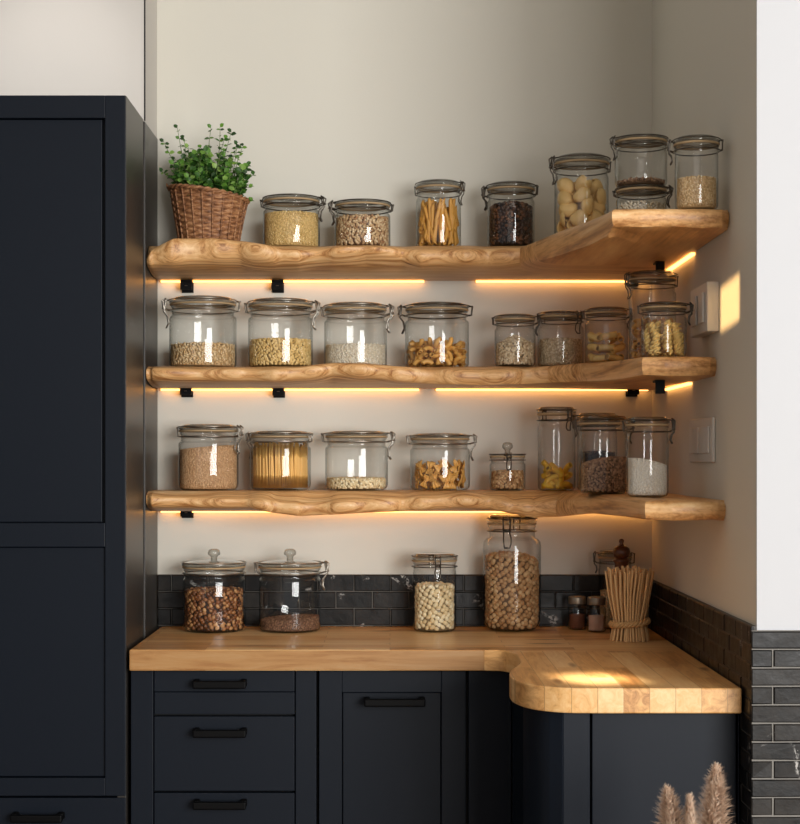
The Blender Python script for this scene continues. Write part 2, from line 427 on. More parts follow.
obj('end_stile', MB().box(PX(738, PD), .5705, PD, PD+.02, .1, ZT), M['navy'], pc, bevel=.0012, world=True)
obj('carcass', MB().box(.31, .569, PD+.021, DB-.014, .1, ZT-.001).box(.31, .569, PD+.05, DB-.014, 0, .0995), M['dark'], pc, world=True)

# ------------------------------------------------------------------ tall cupboard
TD, TX = 3.164, -.516
ztop = PZ(95, TD)
tc = thing('tall_cupboard', 'tall dark navy cupboard with a two panel door and a drawer below', 'cupboard', (-.81, 3.29, 0))
obj('carcass', MB().box(-1.12, TX-.018, TD+.022, 3.40, .08, ztop-.001).box(-1.12, TX-.018, TD+.06, 3.40, 0, .0795), M['navy'], tc, world=True)
obj('side_panel', MB().box(TX-.0175, TX, TD+.004, 3.386, 0, ztop), M['sidepanel'], tc, world=True, bevel=.001)
obj('filler_panel', MB().box(TX-.0175, TX, 3.414, DB-.002, 0, ztop), M['sidepanel'], tc, world=True, bevel=.001)
obj('shadow_gap', MB().box(TX-.016, TX-.010, 3.3862, 3.4138, 0, ztop-.002), M['dark'], tc, world=True)
z = lambda py: PZ(py, TD)
frame_door(-1.118, TX-.0005, z(796), ztop-.0005, TD, [(-1.04, PX(105, TD), z(778), z(547)), (-1.04, PX(102, TD), z(523), z(118))], tc, th=.021)
# equalise: the upper opening is a little narrower, closed by a slim bead on its own stile
d = obj('drawer', MB().box(-1.118, TX-.0005, TD, TD+.021, .09, z(798)), M['navy'], tc, bevel=.0012, world=True)
bar_handle(10, 62, 819, TD, d)

# ------------------------------------------------------------------ live edge shelves
def interp(tab, t):
    if t <= tab[0][0]: return list(tab[0][1:])
    for a, b in zip(tab, tab[1:]):
        if t <= b[0]:
            k = (t-a[0])/(b[0]-a[0]); k = k*k*(3-2*k)*.5+k*.5
            return [x+(y-x)*k for x, y in zip(a[1:], b[1:])]
    return list(tab[-1][1:])

def shelf(label, main, wing, zmain, zwing, zbot, zbotw, seed):
    """main: (px, y of the front edge's top, y of its bottom) along the back wall; wing: (px, y, y, depth) round the inner corner to the tip"""
    r = random.Random(seed)
    st = []
    for px, yt, yb in main: st.append((px, yt, yb, 3.41))
    nm = len(st); st += wing
    tab = [(i,)+s for i, s in enumerate(st)]
    n_tip = sum(1 for w in wing if w[3] < wing[-1][3]+.03)
    K = 14; rings = []
    total = (len(st)-1)*K
    cx0 = PX(st[nm-1][0], 3.41)
    i_tip = len(st)-n_tip
    tipD = wing[-1][3]
    for q in range(total+1):
        t = q/K
        px, yt, yb, D = interp(tab, t)
        wob = .006*math.sin(t*2.1+seed)+.004*math.sin(t*4.7+seed*2.3) if t < nm-1 else 0
        D2 = D+wob*min(1, max(0, (nm-1-t)))
        Fx = PX(px, D)
        zt, zb = PZ(yt, D), PZ(yb, D)
        if t <= nm-1: B = Vector((Fx, DB-.002)); w = 0
        else:
            w = (t-(nm-1))/(i_tip-(nm-1))
            if w <= 1:
                # walk along back wall to the corner and then forward along the right wall
                La = XW-.002-cx0; Lb = .40; s = w*(La+Lb)
                B = Vector((cx0+s, DB-.002)) if s < La else Vector((XW-.002, DB-.002-(s-La)))
            else:
                k = (t-i_tip)/max(1e-6, len(st)-1-i_tip)
                B = Vector((XW-.002, DB-.402-(DB-.402-tipD-.022)*k))
            w = min(1, w)
        z0 = CZ+zmain+(zwing-zmain)*w; zu = CZ+zbot+(zbotw-zbot)*w
        Fp = Vector((Fx, D2)); dv = Fp-B
        ring = []
        L = dv.length
        def pt(fr, zz): ring.append((B.x+dv.x*fr, B.y+dv.y*fr, zz))
        e = .004+.004*math.sin(t*1.7+seed)**2
        fe = lambda d: 1-min(.4, d/L)
        pt(0, zu); pt(0, z0); pt(.45, z0); pt(fe(.034), z0); pt(fe(.022), z0*.55+zt*.45)
        pt(fe(.009), zt-.0005); pt(fe(.003), zt-.003)
        h = zt-zb
        pt(1, zt-.25*h); pt(1, zt-.5*h); pt(fe(.002), zt-.75*h); pt(fe(.007), zb+.001)
        pt(fe(.02), zb*.75+zu*.25 if zb > zu else zb); pt(fe(.055), zb*.35+zu*.65); pt(.45, zu)
        rings.append(ring)
    n = len(rings[0]); mb = MB(); vs = [p for rg in rings for p in rg]; fs = []
    for i in range(len(rings)-1):
        for k in range(n):
            k2 = (k+1) % n; fs.append((i*n+k, i*n+k2, (i+1)*n+k2, (i+1)*n+k))
    fs.append(tuple(range(n))); fs.append(tuple(reversed([(len(rings)-1)*n+k for k in range(n)])))
    mb.add(vs, fs)
    o = obj('shelf', mb, M['slab'], loc=(0, 0, CZ+zbot), world=True, fix=True); smooth_angle(o, 50)
    tag(o, label, 'shelf', 'live edge wooden corner shelves')
    return BVHTree.FromPolygons(vs, fs)

T_main = [(145.9, 256, 264), (152, 248, 265), (174, 238, 262), (212, 237, 258), (241, 240, 257), (275, 246, 261), (299, 248, 261), (332, 246, 257), (366, 244.5, 254), (400, 246.5, 258),
          (421, 248.5, 263), (462, 248.5, 263), (490, 247.5, 264), (520, 247, 263)]
T_wing = [(534, 241, 262, 3.33), (556, 231.5, 256, 3.16), (586, 221, 246, 2.95), (606, 212, 236, 2.80), (612, 208.5, 226, 2.752), (640, 208, 227, 2.748), (670, 208, 226, 2.748), (700, 208, 228, 2.75), (722, 208.5, 227, 2.755), (729, 210, 226, 2.775)]
M_main = [(145.9, 368, 379), (152, 367, 380), (197, 368, 380), (241, 367, 380), (272, 368.5, 381), (305, 365.5, 379), (332, 362, 374), (366, 363, 376), (400, 366, 381), (440, 368.5, 384), (480, 369, 385.5),
          (520, 368, 384.5), (548, 365.5, 383)]
M_wing = [(575, 363, 382, 3.36), (600, 361.5, 381, 3.22), (622, 359.5, 379, 3.05), (637, 357, 376, 2.91), (642, 356.5, 375, 2.875), (665, 356, 376, 2.868), (690, 356, 376, 2.868), (710, 356.5, 375, 2.873), (717, 358, 373.5, 2.89)]
B_main = [(145.9, 494, 505), (153, 495, 507), (214, 496.5, 508), (248, 497, 507.5), (272, 499, 513), (299, 502, 516.5), (332, 500, 515), (366, 498, 513), (400, 497, 511.5), (421, 496, 510), (462, 494.5, 507), (490, 496, 509),
          (512, 500, 514), (534, 501, 518)]
B_wing = [(556, 499, 517, 3.40), (590, 497.5, 513.5, 3.24), (620, 498, 516, 3.0), (638, 500, 518, 2.84), (645, 501.5, 519.5, 2.80), (672, 502.5, 521, 2.792), (695, 502, 520.5, 2.792), (718, 502, 519.5, 2.797), (726, 503, 518, 2.81)]
BV = {}
BV['T'] = shelf('top live edge wooden shelf holding the herb basket', T_main, T_wing, .455, .430, .398, .396, 1)
BV['M'] = shelf('middle live edge wooden shelf, above the jar of long pasta sticks', M_main, M_wing, .1985, .184, .158, .150, 2)
BV['B'] = shelf('lowest live edge wooden shelf, nearest the worktop', B_main, B_wing, -.066, -.070, -.111, -.106, 3)
def rest(bv, x, y, r):
    best = -9
    for k in range(16):
        a = 2*PI*k/16
        for q in (.0, .6, 1):
            h = bv.ray_cast(Vector((x+q*r*math.cos(a), y+q*r*math.sin(a), CZ+(1 if bv is BV['T'] else .36 if bv is BV['M'] else .12))), Vector((0, 0, -1)))
            if h[0] is not None: best = max(best, h[0].z)
    return best+.0004

# ------------------------------------------------------------------ brackets and led strips
def bracket(px, py, label, side=False, D=3.575):
    if not side:
        x, z = PX(px, D), PZ(py, D)
        t = thing('shelf_bracket', label, 'bracket', (x, DB, z-.012), 'black shelf brackets')
        obj('wall_plate', MB().box(-.013, .013, -.006, -.0005, -.002, .024), M['black'], t, bevel=.0008)
        obj('arm', MB().box(-.013, .013, -.032, -.0065, .019, .024).box(-.013, .013, -.032, -.027, .002, .0185), M['black'], t, bevel=.0008)
        obj('screw', MB().lathe([(.0035, 0), (.003, .0015)], 10, (0, -.034, .010)), M['wire'], t)
    else:
        x = PX(px, side); z = CZ+py
        t = thing('shelf_bracket', label, 'bracket', (x, side, z), 'black shelf brackets')
        obj('wall_plate', MB().box(-.009, .009, -.003, .0, -.026, -.0005), M['black'], t, bevel=.0008)
        obj('arm', MB().box(-.009, .009, .0003, .03, -.0045, -.0005).box(-.004, .004, .0003, .02, -.02, -.0048), M['black'], t, bevel=.0006)
for a in ((186.5, 285.5, 'black bracket under the top shelf, nearest the tall cupboard'), (277.5, 285.5, 'black bracket under the top shelf, below the pale grain jar'), (634, 279, 'black bracket under the top shelf on the back wall by the corner'),
          (186, 390.5, 'black bracket under the middle shelf, nearest the tall cupboard'), (278.5, 391, 'black bracket under the middle shelf above the spaghetti jar'), (633, 390, 'black bracket under the middle shelf on the back wall by the corner'),
          (186.5, 512, 'black bracket under the lowest shelf beside the tall cupboard')): bracket(*a)
bracket(660, .3955, 'black bracket under the top shelf, above the tall back jar near the corner', 3.22)
bracket(660, .150, 'black bracket under the middle shelf tip, above the white rice jar', 3.03)
def led(name, x0, x1, y0, y1, z, label):
    o = obj(name, MB().box(x0, x1, y0, y1, z-.0045, z-.0005), M['led'], loc=((x0+x1)/2, (y0+y1)/2, z-.0045), world=True)
    tag(o, label, 'light strip', 'warm led strips under the shelves')
def led_back(px0, px1, zrel, label): led('led_strip', PX(px0, 3.59), PX(px1, 3.59), 3.5868, 3.5935, CZ+zrel, label)
led_back(161, 424, .398, 'warm led strip under the top shelf, longer piece by the tall cupboard')
led_back(476, 648, .398, 'warm led strip under the top shelf, shorter piece towards the corner')
led_back(161, 419, .158, 'warm led strip under the middle shelf, piece starting at the tall cupboard')
led_back(436, 648, .158, 'warm led strip under the middle shelf, piece towards the corner')
led_back(161, 648, -.1118, 'warm led strip under the lowest shelf along the back wall')
led('led_strip', .5745, .5822, 3.09, 3.40, CZ+.396, 'warm led strip under the top shelf on the side wall')
led('led_strip', .5745, .5822, 3.12, 3.40, CZ+.150, 'warm led strip under the middle shelf on the side wall')

# ------------------------------------------------------------------ jars
def ring_pts(r, z, n=36, c=(0, 0)): return [(c[0]+r*math.cos(2*PI*k/n), c[1]+r*math.sin(2*PI*k/n), z) for k in range(n)]
def rot(pts, a):
    c, s = math.cos(a), math.sin(a); return [(x*c-y*s, x*s+y*c, z) for x, y, z in pts]
def arc(cx, cz, r, a0, a1, n=5): return [(cx+r*math.cos(a0+(a1-a0)*k/n), cz+r*math.sin(a0+(a1-a0)*k/n)) for k in range(n+1)]

def jar(px, half, ytop, D, base, label, cat='jar', kind='clip', clasp=0, neck=.93, dark=True, round_=.010, group=None, hzmax=.040, wireonly=False):
    x, R = PX(px, D), half*D/F
    zb = rest(BV[base], x, D, R*.8) if base in BV else (ZC+.0004 if base == 'C' else base)
    H = PZ(ytop, D)-zb
    t = thing('storage_jar', label, cat, (x, D, zb), group)
    knob = .024 if kind == 'knob' else 0
    hz = min(hzmax, max(.019, (H-knob)*.26)); Hl = H-knob
    Rn = R*neck; s = Hl-hz; rc = min(round_, R*.4)
    lidh = hz*.42
    # body
    prof = [(R*.55, .003), (R-rc, 0)]+arc(R-rc, rc, rc, -PI/2, 0, 5)[1:]
    sh = max(.006, (R-Rn)*1.3)
    prof += [(R, s-sh), (R-.12*(R-Rn), s-sh*.55), (R-.5*(R-Rn), s-sh*.18), (Rn, s)]
    nk = hz-lidh
    prof += [(Rn*.985, s+nk*.25), (Rn*1.0, s+nk*.42), (Rn*1.02, s+nk*.5), (Rn*1.0, s+nk*.58), (Rn*.985, s+nk*.7), (Rn*1.03, s+nk*.82), (Rn*1.03, s+nk*.93), (Rn*.93, s+nk*.96)]
    b = obj('glass_body', MB().lathe(prof, 48, cap1=False), M['glass'], t, smooth=True)
    zt = s+nk
    g = [(Rn*.95, zt-.0006), (Rn*1.05, zt-.0006), (Rn*1.07, zt+.0012), (Rn*1.05, zt+.0030), (Rn*.95, zt+.0030)]
    obj('gasket', MB().lathe(g, 40, cap0=False, cap1=False), M['gasket'], t, smooth=True)
    z0 = zt+.0034; lh = Hl-z0
    lp = [(Rn*.92, z0), (Rn*1.05, z0), (Rn*1.08, z0+lh*.12), (Rn*1.08, z0+lh*.36), (Rn*1.03, z0+lh*.46), (Rn*.99, z0+lh*.62), (Rn*.96, z0+lh*.86), (Rn*.90, z0+lh*.97), (Rn*.78, z0+lh), (Rn*.70, z0+lh*.93), (Rn*.2, z0+lh*.95)]
    if kind == 'knob':
        lp = [(Rn*.92, z0), (Rn*1.06, z0), (Rn*1.09, z0+lh*.2), (Rn*1.09, z0+lh*.42), (Rn*1.0, z0+lh*.55), (Rn*.8, z0+lh*.78), (Rn*.5, z0+lh*.93), (Rn*.2, z0+lh)]
    lid = obj('lid', MB().lathe(lp, 44), M['lidglass'], t, smooth=True)
    if kind == 'knob':
        k = min(.0135, R*.3); h = knob
        obj('knob', MB().lathe([(k*.55, 0), (k*.5, h*.2), (k*.62, h*.34), (k, h*.5), (k*1.02, h*.68), (k*.85, h*.9), (k*.5, h), (k*.1, h*1.01)], 20, (0, 0, Hl-.0005)), M['lidglass'], lid, smooth=True)
    # wire bail
    w = M['darkwire'] if dark else M['wire']; rw = .0011 if R < .05 else .0014
    mb = MB(); ra = Rn*1.03+.0018; zn = s+nk*.5; zl = z0+lh*.56; rl = Rn*1.05+.0012
    mb.tube(ring_pts(ra, zn), rw, 6, True); mb.tube(ring_pts(rl+.0006, zl), rw, 6, True)
    if kind == 'knob' and clasp is None: pass
    obj('wire_ring', mb, w, t, smooth=True)
    if clasp is not None:
        mb = MB(); q = max(.7, min(1.25, R/.055))
        for sg in (-1, 1):
            yy = .007*q*sg
            mb.tube(rot([(rl, yy, zl), (rl+.007*q, yy, zl-.001), (rl+.010*q, yy*.8, zn-.002), (ra+.004*q, yy, zn-.010*q), (ra+.002*q, yy, zn-.022*q), (ra+.006*q, yy*.7, zn-.030*q)], clasp), rw*1.25, 6)
            mb.tube(rot([(ra, yy*.9, zn), (ra+.011*q, yy*.9, zn+.004), (ra+.013*q, yy*.9, zl-.002), (rl+.006*q, yy*.9, zl+.003)], clasp), rw*1.15, 6)
        mb.tube(rot([(ra+.006*q, -.0049*q, zn-.030*q), (ra+.006*q, .0049*q, zn-.030*q)], clasp), rw*1.25, 6)
        mb.tube(rot([(rl+.007*q, -.007*q, zl-.001), (rl+.007*q, .007*q, zl-.001)], clasp), rw*1.6, 6)
        mb.tube(rot([(ra+.012*q, -.0063*q, zn+.004), (ra+.012*q, .0063*q, zn+.004)], clasp), rw*1.6, 6)
        obj('clasp', mb, w, t, smooth=True)
        mb = MB(); h = clasp+PI
        for sg in (-1, 1):
            yy = .006*q*sg
            mb.tube(rot([(ra, yy, zn), (ra+.005*q, yy, zn+.001), (rl+.006*q, yy, zl-.002), (rl, yy, zl)], h), rw*1.1, 6)
        mb.tube(rot([(rl+.006*q, -.007*q, zl-.002), (rl+.006*q, .007*q, zl-.002)], h), rw*1.6, 6)
        obj('hinge', mb, w, t, smooth=True)
    return dict(x=x, y=D, z=zb, R=R, H=H, s=s-sh, rc=rc, root=t)

# --- unit grains
def icos(sub):
    import bmesh
    bm = bmesh.new(); bmesh.ops.create_icosphere(bm, subdivisions=sub, radius=1)
    v = np.array([tuple(q.co) for q in bm.verts]); f = np.array([[q.index for q in p.verts] for p in bm.faces]); bm.free(); return v, f
ICO1, ICO2 = icos(1), icos(2)
OCT = (np.array([(1, 0, 0), (-1, 0, 0), (0, 1, 0), (0, -1, 0), (0, 0, 1), (0, 0, -1)], float), np.array([(0, 2, 4), (2, 1, 4), (1, 3, 4), (3, 0, 4), (2, 0, 5), (1, 2, 5), (3, 1, 5), (0, 3, 5)]))

def contents(J, name, label, cat, yfill, mat, size, shape='oct', heap=.006, tilt=0, peak=0, group=None, dens=1.0, tdir=0):
    """a loose filling: packed grains against the glass and over the top, one object"""
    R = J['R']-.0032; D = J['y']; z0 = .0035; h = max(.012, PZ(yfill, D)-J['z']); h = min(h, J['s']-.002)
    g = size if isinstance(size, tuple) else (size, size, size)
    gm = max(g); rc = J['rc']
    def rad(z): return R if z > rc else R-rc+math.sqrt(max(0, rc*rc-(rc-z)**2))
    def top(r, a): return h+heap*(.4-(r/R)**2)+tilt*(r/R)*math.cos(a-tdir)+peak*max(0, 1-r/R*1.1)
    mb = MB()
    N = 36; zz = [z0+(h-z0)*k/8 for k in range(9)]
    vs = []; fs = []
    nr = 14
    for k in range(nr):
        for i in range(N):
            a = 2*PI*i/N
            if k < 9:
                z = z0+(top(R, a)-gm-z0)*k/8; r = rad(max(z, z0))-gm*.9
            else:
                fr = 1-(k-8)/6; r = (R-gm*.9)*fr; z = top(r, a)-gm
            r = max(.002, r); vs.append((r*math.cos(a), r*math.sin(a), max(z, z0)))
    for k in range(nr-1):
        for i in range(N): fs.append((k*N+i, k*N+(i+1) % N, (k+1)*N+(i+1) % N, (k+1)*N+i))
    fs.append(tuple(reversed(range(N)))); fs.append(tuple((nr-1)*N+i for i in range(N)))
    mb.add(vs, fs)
    uv, uf = {'oct': OCT, 'ico': ICO1, 'ico2': ICO2}[shape]
    area = PI*g[0]*g[1]
    ns = int(dens*2*PI*R*h/area*1.5); nt = int(dens*PI*R*R/area*1.6); ns = min(ns, 7000); nt = min(nt, 3000)
    P_, A_ = [], []
    # near-regular scatter: golden-angle lattice keeps neighbours apart
    for i in range(ns):
        u = (i+.5)/ns; a = i*2.39996323+rng.uniform(-.06, .06)
        zt = top(R, a); z = z0+g[1]*.6+(zt-z0-g[1]*.6)*u+rng.uniform(-.3, .3)*g[1]
        z = max(z, z0+g[2]*.9); r = rad(z)-g[2]*1.02-rng.uniform(0, .25)*g[2]
        if z < rc: r -= .4*gm*(1-z/rc)
        P_.append((r*math.cos(a), r*math.sin(a), z)); A_.append((a, 0))
    for i in range(nt):
        fr = math.sqrt((i+.5)/nt); a = i*2.39996323+.7; r = (R-gm*1.1)*fr
        P_.append((r*math.cos(a), r*math.sin(a), top(r, a)-gm*.4+rng.uniform(-.3, .4)*gm)); A_.append((a, 1))
    P_ = np.array(P_); n = len(P_)
    V = np.empty((n, len(uv), 3))
    for i in range(n):
        a, k = A_[i]; sp = rng.uniform(0, PI)
        nrm = np.array([math.cos(a), math.sin(a), 0]) if k == 0 else np.array([0, 0, 1.0])
        t1 = np.array([-math.sin(a), math.cos(a), 0]); t2 = np.cross(nrm, t1)
        e1 = t1*math.cos(sp)+t2*math.sin(sp); e2 = -t1*math.sin(sp)+t2*math.cos(sp)
        sc = rng.uniform(.85, 1.08)
        V[i] = (np.outer(uv[:, 0]*g[0], e1)+np.outer(uv[:, 1]*g[1], e2)+np.outer(uv[:, 2]*g[2], nrm))*sc+P_[i]
    rr = np.hypot(V[..., 0], V[..., 1]); k = np.minimum(1, R/np.maximum(rr, 1e-6)); V[..., 0] *= k; V[..., 1] *= k
    V[..., 2] = np.maximum(V[..., 2], z0)
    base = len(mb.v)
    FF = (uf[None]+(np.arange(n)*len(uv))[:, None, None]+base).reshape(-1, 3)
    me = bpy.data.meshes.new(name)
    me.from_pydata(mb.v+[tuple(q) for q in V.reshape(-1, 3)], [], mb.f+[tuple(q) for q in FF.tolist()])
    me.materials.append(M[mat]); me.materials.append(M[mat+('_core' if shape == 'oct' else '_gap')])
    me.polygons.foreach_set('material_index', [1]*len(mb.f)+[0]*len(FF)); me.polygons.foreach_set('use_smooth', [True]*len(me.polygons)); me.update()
    o = bpy.data.objects.new(name, me); COL.objects.link(o); o.location = (J['x'], J['y'], J['z'])
    return tag(o, label, cat, group, 'stuff')

# --- pasta shapes (one mesh per kind)
def mesh_of(name, mb, mat, fix=False):
    o = obj(name, mb, mat, smooth=True, fix=fix); me = o.data; bpy.data.objects.remove(o); return me
def tube_piece(L, r, bend=0, ridges=0, n=14, cut=.0, wall=.25):
    mb = MB(); m = 10; vs = []; fs = []
    for lay in (0, 1):
        for i in range(m+1):
            u = i/m-.5
            for k in range(n):
                a = 2*PI*k/n; rr = r*(1+(.07*math.cos(a*ridges) if ridges and not lay else 0))*(1 if not lay else 1-wall)
                zz = u*L+cut*math.cos(a)*rr*(1 if True else 0)
                xx, yy = rr*math.cos(a), rr*math.sin(a)
                if bend:
                    th = zz/L*bend; rad = L/bend; xx, zz = rad-(rad-xx)*math.cos(th), (rad-xx)*math.sin(th)
                vs.append((xx, yy, zz))
    S = (m+1)*n
    for i in range(m):
        for k in range(n):
            k2 = (k+1) % n; fs.append((i*n+k, i*n+k2, (i+1)*n+k2, (i+1)*n+k)); fs.append((S+i*n+k2, S+i*n+k, S+(i+1)*n+k, S+(i+1)*n+k2))
    for k in range(n):
        k2 = (k+1) % n; fs.append((k2, k, S+k, S+k2)); fs.append((m*n+k, m*n+k2, S+m*n+k2, S+m*n+k))
    return mb.add(vs, fs)
def sheet_piece(fn, nu, nv, th):
    """a curved sheet with thickness; fn(u, v) -> (point, normal)"""
    mb = MB(); vs = []; fs = []
    for sd in (0, 1):
        for i in range(nu+1):
            for j in range(nv+1):
                p, nn = fn(i/nu, j/nv); vs.append(Vector(p)+Vector(nn)*th*(.5 if sd else -.5))
    S = (nu+1)*(nv+1); w = nv+1
    for i in range(nu):
        for j in range(nv):
            a, b, c, d = i*w+j, (i+1)*w+j, (i+1)*w+j+1, i*w+j+1; fs.append((a, d, c, b)); fs.append((S+a, S+b, S+c, S+d))
    ed = [i*w for i in range(nu+1)]+[nu*w+j for j in range(1, nv+1)]+[i*w+nv for i in range(nu-1, -1, -1)]+[j for j in range(nv-1, 0, -1)]
    for k in range(len(ed)):
        a, b = ed[k], ed[(k+1) % len(ed)]; fs.append((a, b, S+b, S+a))
    return mb.add(vs, fs)
def nfn(f):
    def g(u, v):
        p = Vector(f(u, v)); e = 1e-3; du = Vector(f(u+e, v))-Vector(f(u-e, v)); dv = Vector(f(u, v+e))-Vector(f(u, v-e)); n = du.cross(dv)
        return p, (n.normalized() if n.length > 1e-12 else Vector((0, 0, 1)))
    return g
def farf(L=.032, W=.022):
    def f(u, v):
        a = u*2-1; b = v*2-1; pinch = .28+.72*min(1, abs(a)**.8*1.15)
        return (a*L/2, b*W/2*pinch, .0035*math.cos(b*PI*2.0)*(1-abs(a))+.002*math.sin(a*3))
    return sheet_piece(nfn(f), 14, 8, .0016)
def shellp(L=.042, W=.034):
    def f(u, v):
        a = (u-.5)*2; th = (v-.5)*PI*1.35; prof = math.sqrt(max(.02, 1-a*a*.96)); rr = W/2*prof*(1+.035*math.cos(v*PI*18))
        return (a*L/2, rr*math.sin(th), rr*math.cos(th)-.004+.006*a*a)
    return sheet_piece(nfn(f), 12, 24, .003)
def fusil(L=.038, r=.0065, turns=2.2):
    def f(u, v):
        a = u*turns*2*PI; b = (v-.5)*2; return (r*b*math.cos(a), r*b*math.sin(a), (u-.5)*L)
    return sheet_piece(nfn(f), 34, 4, .0034)
PM = dict(penne=mesh_of('penne', tube_piece(.050, .0042, cut=1.2, n=10), M['pasta_gold']),
          shell=mesh_of('shell', shellp(), M['pasta_cream']),
          curl=mesh_of('curl', tube_piece(.026, .0050, 1.9, 0, 10), M['pasta_amber']),
          rigatoni=mesh_of('rigatoni', tube_piece(.034, .0068, .35, 9, 18), M['pasta_pale']),
          fusilli=mesh_of('fusilli', fusil(), M['pasta_pale']),
          farfalle=mesh_of('farfalle', farf(), M['pasta_amber']),
          elbow=mesh_of('elbow', tube_piece(.046, .0066, 1.3, 0, 12), M['pasta_yellow']))
def pieces(J, kind, name, label, yfill, rings, group, scale=1.0, mode='random', cat='pasta', rise=0.0):
    """pasta pieces as individual objects, kept inside the glass; rings: per layer (count at the wall, count inside)"""
    me = PM[kind]; vs = np.array([tuple(v.co) for v in me.vertices])*scale
    R = J['R']-.004; hf = PZ(yfill, J['y'])-J['z']; hf = min(hf, J['s']-.003); n = len(rings)
    for li, (no, ni) in enumerate(rings):
        zc = .004+(hf-.004)*(li+.5)/n
        for k in range(no+ni):
            outer = k < no
            a = (2*PI*k/no+li*2.4+random.uniform(-.15, .15)) if outer else random.uniform(0, 2*PI)
            r = R*.82 if outer else R*.34
            if mode == 'random': e = Euler((random.uniform(0, 6.28), random.uniform(0, 6.28), random.uniform(0, 6.28)))
            elif mode == 'upright': e = Euler((random.uniform(-.32, .32), random.uniform(-.32, .32), random.uniform(0, 6.28)))
            elif mode == 'facing':   # broad side to the glass
                e = (Matrix.Rotation(a, 4, 'Z') @ Matrix.Rotation(PI/2, 4, 'Y') @ Matrix.Rotation(random.uniform(0, 6.28), 4, 'Z') @ Matrix.Rotation(random.uniform(-.5, .5), 4, 'X')).to_euler()
            else:                     # lying, roughly tangent to the wall
                e = (Matrix.Rotation(a+PI/2, 4, 'Z') @ Matrix.Rotation(random.uniform(-.35, .35), 4, 'Y') @ Matrix.Rotation(PI/2, 4, 'Y') @ Matrix.Rotation(random.uniform(0, 6.28), 4, 'Z')).to_euler()
            W = vs @ np.array(e.to_matrix()).T
            p = np.array([r*math.cos(a), r*math.sin(a), zc+random.uniform(-.003, .003)+rise*math.cos(a+.6)*li/n])
            for _ in range(6):
                q = W+p; rr = np.hypot(q[:, 0], q[:, 1]); i = rr.argmax()
                if rr[i] <= R: break
                p[:2] -= q[i, :2]/rr[i]*(rr[i]-R+1e-4)
            q = W+p; p[2] += max(0, .0035-q[:, 2].min()); q = W+p
            p[2] -= max(0, q[:, 2].max()-(J['s']+.004))
            q = W+p
            if q[:, 2].min() < .003: p[2] += .003-q[:, 2].min()
            q = W+p; low = q[:, 2] < J['rc']
            o = bpy.data.objects.new(name, me); COL.objects.link(o)
            o.location = Vector((J['x'], J['y'], J['z']))+Vector(p); o.rotation_euler = e; o.scale = (scale,)*3
            tag(o, label, cat, group)

# top shelf ----------------------------------------------------------
J = jar(291.5, 28.5, 197, 3.505, 'T', 'squat glass clip jar of pale yellow grain beside the herb basket', clasp=-.25)
contents(J, 'yellow_grain', 'pale yellow grain filling the squat jar beside the herb basket', 'grain', 212, 'millet', (.0028, .002, .0016), heap=.002)
J = jar(362.5, 28, 202, 3.505, 'T', 'squat glass clip jar of speckled beans on the top shelf', clasp=PI+.25)
contents(J, 'speckled_beans', 'speckled tan beans filling the squat jar on the top shelf', 'beans', 218, 'mixbeans', (.0045, .0032, .0026), 'ico', heap=.002)
J = jar(438.5, 22.5, 182, 3.50, 'T', 'tall narrow clip jar packed with golden pasta sticks', clasp=-.5, neck=.95)
pieces(J, 'penne', 'pasta_stick', 'golden pasta stick in the tall narrow jar on the top shelf', 196, [(19, 7), (19, 7), (18, 8), (17, 8)], 'pasta sticks in the tall narrow jar', 1.0, 'upright')
J = jar(511, 23.5, 184, 3.49, 'T', 'glass clip jar of dark coffee beans on the top shelf', clasp=PI-.3, neck=.96)
contents(J, 'coffee_beans', 'dark coffee beans in the top shelf jar', 'coffee beans', 203, 'coffee', (.0055, .0042, .0034), 'ico2', heap=.012, dens=.62)
J = jar(581.5, 27, 157, 3.27, 'T', 'tall clip jar of big cream pasta shells at the bend of the top shelf', clasp=PI+.35, neck=.97)
pieces(J, 'shell', 'pasta_shell', 'big cream pasta shell in the jar at the bend of the top shelf', 176, [(6, 0), (6, 1), (6, 0), (5, 1), (4, 0)], 'big cream pasta shells', .88, 'random')
J = jar(641.5, 25, 188, 3.0, 'T', 'short clip jar with a few flakes, underneath another jar on the top shelf', clasp=-.4, neck=.95)
J1 = J
contents(J, 'seed_flakes', 'few pale flakes in the lowest short jar of the stacked pair', 'flakes', 204, 'flakes', (.004, .003, .0012), heap=.002)
J = jar(641, 26, 138, 3.0, J1['z']+J1['H']+.0008, 'clip jar with a few dark flakes, stacked on a shorter jar', clasp=PI+.3, neck=.95)
contents(J, 'dark_flakes', 'few dark flakes at the bottom of the upper stacked jar', 'flakes', 182, 'buckwheat', (.004, .003, .0015), heap=.002)
J = jar(696.5, 21.5, 138, 2.80, 'T', 'tall clip jar half full of oats at the tip of the top shelf', clasp=PI-.2, neck=1.0)
contents(J, 'oat_flakes', 'rolled oats half filling the jar at the tip of the top shelf', 'oats', 178, 'oats', (.0026, .002, .0012), heap=.004)
